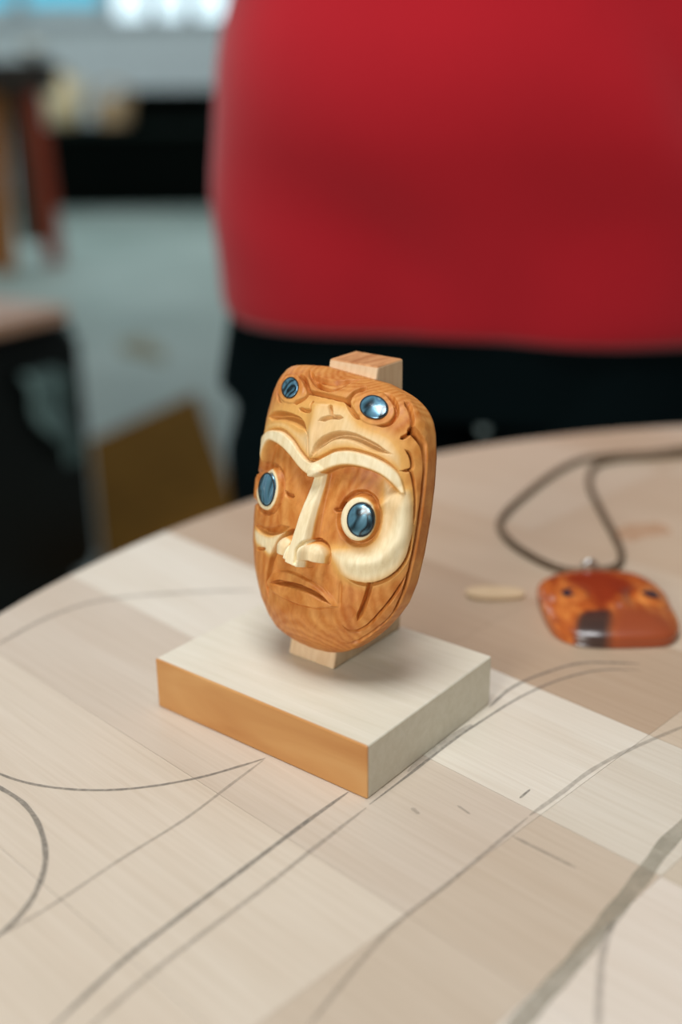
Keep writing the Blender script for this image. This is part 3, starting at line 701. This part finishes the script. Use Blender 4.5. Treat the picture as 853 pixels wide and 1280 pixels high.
# ================================================================== pendant on its cord
pc = on_z((762, 768)); pen = empty('carved_pendant', (pc.x, pc.y, TOP))
out_px = [(672, 742), (676, 728), (700, 718), (745, 714), (795, 719), (828, 738), (846, 768), (850, 786), (838, 797), (800, 800), (740, 800), (704, 792), (685, 775)]
poly = catmull([(on_z(q, TOP+.004).x-pc.x, on_z(q, TOP+.004).y-pc.y) for q in out_px], 8, True)
def pend_mesh():
    n = len(poly); cen = poly.mean(0); v = []; f = []; R_ = 44; H = .0095
    def pat(name): p = on_z(name, TOP+.008); return np.array([p.x-pc.x, p.y-pc.y])
    eyes = [pat((712, 744)), pat((814, 746))]; nose0, nose1 = pat((768, 738)), pat((775, 760))
    for r in range(R_+1):
        q = r/R_
        for p in poly:
            x = cen+(p-cen)*q; z = .003+(H-.003)*(1-q**3)**.5
            for e in eyes:
                d = np.linalg.norm(x-e); z += .0008*math.exp(-(d/.006)**2)-.0009*math.exp(-((d-.0085)/.0012)**2)
            ab = nose1-nose0; t = np.clip((x-nose0)@ab/(ab@ab), 0, 1); d = np.linalg.norm(x-nose0-t*ab); z += .0022*(.3+.7*t)*math.exp(-(d/.0035)**2)
            v.append((x[0], x[1], max(z, .003)))
    for p in poly: v.append((cen[0]+(p[0]-cen[0])*.97, cen[1]+(p[1]-cen[1])*.97, 0.0003))
    for r in range(R_+1):
        for i in range(n): f.append((r*n+i, r*n+(i+1) % n, (r+1)*n+(i+1) % n, (r+1)*n+i))
    f.append(tuple((R_+1)*n+i for i in range(n))[::-1])
    return v, f, pat
v, f, pat = pend_mesh()
M = Mat('red_cedar_polished', .25, 0, .5); vv = M.coords((3, 1, 1)); k = M.noise(vv, 45, 4, .6, 1.2)
M.color(M.ramp(k, [(.3, srgb(122, 50, 22)), (.5, srgb(186, 96, 40)), (.7, srgb(214, 134, 64))])); M.b.inputs['Coat Weight'].default_value = .3
pb = pyd('pendant_body', v, f, None, pen, True)
def paint_mask(me_, px, soft):
    pg = np.array(catmull([pat(q) for q in px], 6, True)); X = np.array([(q.co.x, q.co.y) for q in me_.vertices]); ins = np.zeros(len(X), bool); D = np.full(len(X), 9.)
    for i in range(len(pg)):
        a, b = pg[i], pg[(i+1) % len(pg)]
        ins ^= ((a[1] > X[:, 1]) != (b[1] > X[:, 1])) & (X[:, 0] < (b[0]-a[0])*(X[:, 1]-a[1])/(b[1]-a[1]+1e-12)+a[0])
        ab = b-a; t = np.clip((X-a)@ab/(ab@ab+1e-12), 0, 1); D = np.minimum(D, np.hypot(*(X-a-t[:, None]*ab).T))
    return np.clip(np.where(ins, D, -D)/soft+.5, 0, 1)
for nm, px, sf in (('black_paint', [(722, 774), (732, 767), (762, 767), (764, 784), (760, 806), (735, 806), (722, 790)], .003), ('red_stain', [(705, 722), (745, 714), (775, 722), (795, 738), (775, 752), (750, 762), (735, 745), (722, 738)], .005), ('red_lip', [(766, 768), (800, 762), (846, 775), (852, 800), (770, 806)], .009)):
    at_ = pb.data.attributes.new(nm, 'FLOAT', 'POINT'); at_.data.foreach_set('value', paint_mask(pb.data, px, sf).astype(np.float32))
def att(n): a_ = M.n('ShaderNodeAttribute'); a_.attribute_name = n; return a_.outputs['Fac']
cc_ = M.b.inputs['Base Color'].links[0].from_socket
cc_ = M.mix(att('red_stain'), cc_, srgb(140, 56, 26)); cc_ = M.mix(att('red_lip'), cc_, srgb(150, 72, 40)); cc_ = M.mix(att('black_paint'), cc_, srgb(66, 48, 42)); M.color(cc_)
pb.data.materials.append(M.m)
def decal(name, px, mat, th=.0012, zoff=.0085):
    pts = [pat(q) for q in px]; C_ = catmull(pts, 6, True)
    bm = hexa([(p[0], p[1], zoff-.003) for p in C_], [(p[0], p[1], zoff+th) for p in C_]); return from_bm(name, bm, mat, pen)
m_blackp = plain('black_paint', srgb(24, 20, 20), .35, vary=.2)
m_tealp = plain('dark_teal_shell_chip', srgb(34, 62, 72), .2, .4, vary=.3, vscale=300)
decal('eye_inlay', [(702, 744), (712, 740), (724, 742), (722, 747), (710, 749)], m_tealp); decal('eye_inlay', [(802, 745), (813, 743), (823, 748), (814, 750)], m_tealp)
decal('painted_nostril', [(772, 752), (780, 750), (783, 757), (776, 760)], m_blackp, .0016)
tag(pen, 'red carved wood pendant lying face up on the table', 'pendant')
# silver bail
bl = on_z((737, 712), TOP+.004)
v, f = tube([(bl.x-pc.x+.003*math.cos(t), bl.y-pc.y, .0045+.0035*math.sin(t)) for t in np.linspace(0, 2*PI, 20)], .0011); pyd('silver_bail', v, f, plain('silver', srgb(205, 212, 210), .25, 1), pen, True)
zc_ = TOP+.0018
def cordpts(px, zz=None): return catmull([tuple(on_z(q, zc_)) for q in px], 10)
cp = np.r_[cordpts([(775, 705), (777, 690), (768, 668), (748, 630), (737, 602), (745, 582), (775, 574), (820, 571), (880, 566), (935, 562), (960, 554), (940, 548), (880, 557), (820, 566), (770, 569), (730, 574), (695, 590), (655, 620), (630, 644), (626, 660), (640, 678), (665, 695), (695, 709), (722, 714), (738, 712), (756, 712), (770, 708), (775, 703)])]
v, f = tube(cp, .0017, 8); cord = pyd('necklace_cord', v, f, plain('brown_waxed_cord', srgb(104, 86, 66), .7, vary=.15, vscale=300), None, True)
tag(cord, 'thin brown waxed cord looped across the table behind the pendant', 'cord')
# pale wood chip
ch = [on_z(q) for q in [(583, 742), (600, 738), (640, 739), (655, 744), (650, 750), (610, 752), (588, 749)]]
C_ = catmull([(p.x, p.y) for p in ch], 5, True)
wc = from_bm('wood_chip', hexa([(p[0], p[1], TOP+.0004) for p in C_], [(p[0], p[1], TOP+.002) for p in C_]), wood('fresh_chip', srgb(220, 196, 160), srgb(205, 178, 140), (.2, 1, 1), 300))
tag(wc, 'small pale wood chip on the table beside the mask stand', 'wood chip')

# ================================================================== person behind the table
PXc, PYc = .128, .985
per = empty('person', (PXc, PYc, 0), -.26)
tag(per, 'person in red shirt and dark trousers standing behind the table', 'person')
def skin(name, verts, edges, radii, mat, root=0, sub=2):
    m_ = bpy.data.meshes.new(name); m_.from_pydata(verts, edges, []); m_.update(); o = mobj(name, m_, None, per); m_.materials.append(mat)
    md = o.modifiers.new('skin', 'SKIN'); md.use_smooth_shade = True
    if not m_.skin_vertices: m_.attributes.new  # layer is made by the modifier in 4.x only through the API below
    return o
m_skin = plain('skin', srgb(196, 146, 118), .55, vary=.04, vscale=30)
def fabric(name, c, sc=900, rough=.85, vary=.06, sheen=.24):
    M = Mat(name, rough, 0, .2 if sheen else .04); k = M.noise(M.coords(), sc, 3); big = M.noise(M.coords(), 6, 3)
    M.color(M.ramp(big, [(.3, tuple(x*(1-vary) for x in c[:3])+(1,)), (.7, tuple(x*(1+vary) for x in c[:3])+(1,))])); M.bump(k, .15, .0005)
    M.b.inputs['Sheen Weight'].default_value = sheen; return M.m
m_red = fabric('red_jersey', srgb(178, 18, 34)); m_navy = fabric('black_navy_twill', srgb(4, 13, 15), sheen=0)
def loft(rings, n=64, cap=(False, False), expo=2.3):
    """rings: (cx, cy, z, half width, front depth, back depth)"""
    v = []; f = []
    for (cx, cy, z, a, bf, bb) in rings:
        for i in range(n):
            t = 2*PI*i/n; ct, st2 = math.cos(t), math.sin(t)
            x = a*math.copysign(abs(ct)**(2/expo), ct); y = (bb if st2 > 0 else bf)*math.copysign(abs(st2)**(2/expo), st2); v.append((cx+x, cy+y, z))
    for j in range(len(rings)-1):
        for i in range(n): f.append((j*n+i, j*n+(i+1) % n, (j+1)*n+(i+1) % n, (j+1)*n+i))
    if cap[0]: f.append(tuple(range(n))[::-1])
    if cap[1]: f.append(tuple((len(rings)-1)*n+i for i in range(n)))
    return v, f
def interp_rings(keys, m):
    K_ = np.array(keys, float); z = K_[:, 2]; zz = np.linspace(z[0], z[-1], m); cols = []
    dense = catmull(K_, 20); order = np.argsort(dense[:, 2]); return [tuple(np.interp(q, dense[order, 2], dense[order, c]) if c != 2 else q for c in range(6)) for q in zz]
# body: one closed surface - legs, trunk, arms, neck and head joined by remesh
def body():
    bm = bmesh.new()
    def addvf(v, f):
        vs_ = [bm.verts.new(p) for p in v]
        for q in f: bm.faces.new([vs_[i] for i in q])
    v, f = loft(interp_rings([(0, 0, .84, .17, .10, .11), (0, 0, .95, .185, .115, .12), (0, 0, 1.05, .175, .12, .105), (0, 0, 1.2, .17, .11, .11), (0, 0, 1.32, .175, .10, .105), (0, .01, 1.41, .12, .065, .075), (0, .01, 1.45, .06, .055, .055)], 40), 40, (True, True), 2.1); addvf(v, f)
    v, f = tube([(0, .01, 1.42), (0, .005, 1.5), (0, -.005, 1.55)], [.058, .054, .054], 20); addvf(v, f)
    # head with brow, nose, lips, chin and ears
    hv = []; hf = []; n, m = 40, 36
    for j in range(m+1):
        ph = PI*j/m; z = math.cos(ph)
        for i in range(n):
            t = 2*PI*i/n; sx, sy = math.sin(ph)*math.cos(t), math.sin(ph)*math.sin(t)
            x = .074*sx*(1-.22*max(0, -z)); y = .096*sy; zz = .118*z; front = max(0, -sy)
            if front > 0:
                y -= .022*math.exp(-((x/.011)**2+((zz+.022)/.02)**2)); y -= .006*math.exp(-((x/.05)**2+((zz-.022)/.008)**2))
                y += .010*math.exp(-(((abs(x)-.03)/.014)**2+((zz-.004)/.011)**2)); y -= .006*math.exp(-((x/.022)**2+((zz+.058)/.009)**2)); y += .003*math.exp(-((x/.02)**2+((zz+.058)/.002)**2)); y -= .010*math.exp(-((x/.025)**2+((zz+.1)/.016)**2))
            hv.append((x, y-.012, zz+1.60))
    for j in range(m):
        for i in range(n): hf.append((j*n+i, j*n+(i+1) % n, (j+1)*n+(i+1) % n, (j+1)*n+i))
    addvf(hv, hf)
    for s in (-1, 1):
        v, f = tube([(s*.068, .0, 1.60+dz) for dz in (-.032, -.015, .01, .032)], [.008, .013, .016, .009], 10); addvf(v, f)
        # arm: shoulder, elbow, wrist folded before the chest
        v, f = tube(catmull([(s*.165, .0, 1.375), (s*.215, .01, 1.28), (s*.235, -.01, 1.17), (s*.20, -.09, 1.165), (s*.10, -.165, 1.185 if s > 0 else 1.215), (s*-.02, -.185 if s > 0 else -.21, 1.20 if s > 0 else 1.23)], 6),
                    np.interp(np.linspace(0, 1, 31), [0, .2, .4, .55, .8, 1], [.056, .05, .044, .042, .034, .026]), 18); addvf(v, f)
        hx, hy, hz = s*-.02, (-.185 if s > 0 else -.21), (1.20 if s > 0 else 1.23)
        v, f = tube([(hx, hy, hz), (hx-s*.03, hy+.003, hz+.004), (hx-s*.065, hy+.012, hz+.008), (hx-s*.085, hy+.016, hz+.008)], [.026, .034, .036, .03], 14); addvf(v, f)
        for q, (dz, ln) in enumerate(((.026, .068), (.009, .078), (-.009, .072), (-.026, .056))):
            b0 = Vector((hx-s*.078, hy+.012, hz+.008+dz)); v, f = tube([b0, b0+Vector((-s*ln*.45, .006, 0)), b0+Vector((-s*ln*.8, .024, 0)), b0+Vector((-s*ln*.95, .042, 0))], [.0095, .009, .0085, .007], 10); addvf(v, f)
        b0 = Vector((hx-s*.03, hy, hz+.03)); v, f = tube([b0, b0+Vector((-s*.02, -.006, .024)), b0+Vector((-s*.045, -.006, .034))], [.012, .010, .008], 10); addvf(v, f)
        v, f = tube(catmull([(s*.09, 0, .9), (s*.098, -.005, .7), (s*.1, -.005, .48), (s*.102, .012, .3), (s*.105, .015, .08), (s*.105, .01, .03)], 5), np.interp(np.linspace(0, 1, 26), [0, .25, .5, .62, .9, 1], [.088, .078, .056, .054, .038, .04]), 20); addvf(v, f)
        v, f = tube([(s*.105, .05, .03), (s*.107, -.03, .032), (s*.112, -.12, .024), (s*.114, -.17, .02)], [.03, .036, .034, .02], 14); addvf(v, f)
    o = from_bm('body', bm, m_skin, per, True)
    r = o.modifiers.new('join', 'REMESH'); r.mode = 'VOXEL'; r.voxel_size = .0045; r.use_smooth_shade = True
    sm = o.modifiers.new('soften', 'SMOOTH'); sm.factor = .5; sm.iterations = 4
    return o
body()
# shirt: torso with hem, belly swell and soft folds, sleeves
def shirt():
    keys = [(0, 0, .813, .222, .102, .135), (0, 0, .830, .232, .108, .138), (0, 0, .90, .228, .130, .14), (0, 0, .97, .221, .160, .135), (0, 0, 1.03, .212, .168, .13), (0, 0, 1.10, .192, .155, .128), (0, 0, 1.2, .196, .14, .128), (0, 0, 1.3, .195, .125, .125), (0, .005, 1.37, .175, .105, .11), (0, .01, 1.42, .11, .075, .085), (0, .01, 1.445, .075, .066, .07)]
    v, f = loft(interp_rings(keys, 90), 120, expo=2.8)
    out = []
    for (x, y, z) in v:
        hem = max(0, 1-(z-.812)/.10); a = math.atan2(y, x)
        k = .0035*hem*math.sin(a*7+1)+.004*math.exp(-((z-.9)/.06)**2)*math.sin(a*5+z*24)
        if x > .08 and y < 0: k += .012*math.exp(-((x-.17+(.98-z)*-.6)/.035)**2)*math.exp(-((z-.99)/.09)**2)*-1
        z2 = z + .0015*math.sin(a*3+.5)*hem
        r = math.hypot(x, y); out.append((x*(1+k/r), y*(1+k/r), z2))
    o = pyd('shirt', out, f, m_red, per, True); md = o.modifiers.new('solid', 'SOLIDIFY'); md.thickness = .004; md.offset = 1
    for s in (-1, 1):
        v, f = tube(catmull([(s*.13, .0, 1.395), (s*.18, .002, 1.36), (s*.225, .008, 1.27), (s*.243, .0, 1.19)], 8), np.interp(np.linspace(0, 1, 25), [0, .3, 1], [.055, .072, .066]), 28, False)
        sl = pyd('sleeve', v, f, m_red, o, True); md = sl.modifiers.new('solid', 'SOLIDIFY'); md.thickness = .003
    v, f = tube([(.078*math.cos(t), .01+.07*math.sin(t), 1.446) for t in np.linspace(0, 2*PI, 40)], .006, 8); pyd('collar', v, f, m_red, o, True)
    v, f = loft([(0, 0, .811, .2145, .1185, .1415), (0, 0, .8125, .217, .121, .144), (0, 0, .829, .217, .1225, .1445), (0, 0, .8305, .2145, .12, .142)], 100, expo=2.35)
shirt()
def trousers():
    v, f = loft(interp_rings([(0, 0, .74, .246, .10, .12), (0, 0, .80, .234, .1, .128), (0, 0, .88, .216, .102, .13), (0, 0, .97, .188, .112, .125)], 20), 64, (True, True), 2.3)
    bm = bmesh.new()
    def addvf(v, f):
        vs_ = [bm.verts.new(p) for p in v]
        for q in f: bm.faces.new([vs_[i] for i in q])
    addvf(v, f)
    for s in (-1, 1):
        v, f = tube(catmull([(s*.095, .005, .86), (s*.118, 0, .68), (s*.112, 0, .48), (s*.105, .008, .25), (s*.105, .01, .07)], 6), np.interp(np.linspace(0, 1, 25), [0, .14, .25, .36, .55, 1], [.085, .098, .120, .114, .082, .066]), 28); addvf(v, f)
    o = from_bm('trousers', bm, m_navy, per, True); r = o.modifiers.new('join', 'REMESH'); r.mode = 'VOXEL'; r.voxel_size = .007; r.use_smooth_shade = True
    sm = o.modifiers.new('soften', 'SMOOTH'); sm.factor = .5; sm.iterations = 4
trousers()
m_hair = plain('dark_hair', srgb(40, 30, 26), .5, vary=.2, vscale=60)
hv = []; hf = []; n, m = 40, 20
for j in range(m+1):
    ph = PI*.62*j/m
    for i in range(n):
        t = 2*PI*i/n; front = max(0, -math.sin(t)); p_ = ph*(1-.42*front**2); hv.append((.084*math.sin(p_)*math.cos(t), .106*math.sin(p_)*math.sin(t)-.008, 1.605+.127*math.cos(p_)))
for j in range(m):
    for i in range(n): hf.append((j*n+i, j*n+(i+1) % n, (j+1)*n+(i+1) % n, (j+1)*n+i))
h = pyd('hair', hv, hf, m_hair, per, True); md = h.modifiers.new('solid', 'SOLIDIFY'); md.thickness = .012
for s in (-1, 1):
    v, f = lathe([(.001, -.011), (.007, -.009), (.011, 0), (.007, .009), (.001, .011)], 16); e = pyd('eye', v, f, plain('eye_white', srgb(225, 222, 215), .2), per, True); e.location = (s*.03, -.096, 1.603)
    v, f = lathe([(.0005, 0), (.004, .0), (.005, .001), (.0005, .002)], 14); i_ = pyd('iris', [(a_, -c2-.0, b_) for a_, b_, c2 in v], f, plain('iris_brown', srgb(60, 36, 22), .2), e, True); i_.location = (0, -.0102, 0)
    # shoe
    bm = hexa([(s*.11+dx, dy, 0.0) for dx, dy in ((-.045, .085), (-.04, -.19), (.0, -.215), (.045, -.19), (.047, .085), (0, .1))], [(s*.11+dx*.8, dy*.9, .085 if dy > 0 else .05) for dx, dy in ((-.045, .085), (-.04, -.19), (.0, -.215), (.045, -.19), (.047, .085), (0, .1))], .014, 3)
    from_bm('shoe', bm, plain('black_leather', srgb(20, 20, 20), .4), per, True)
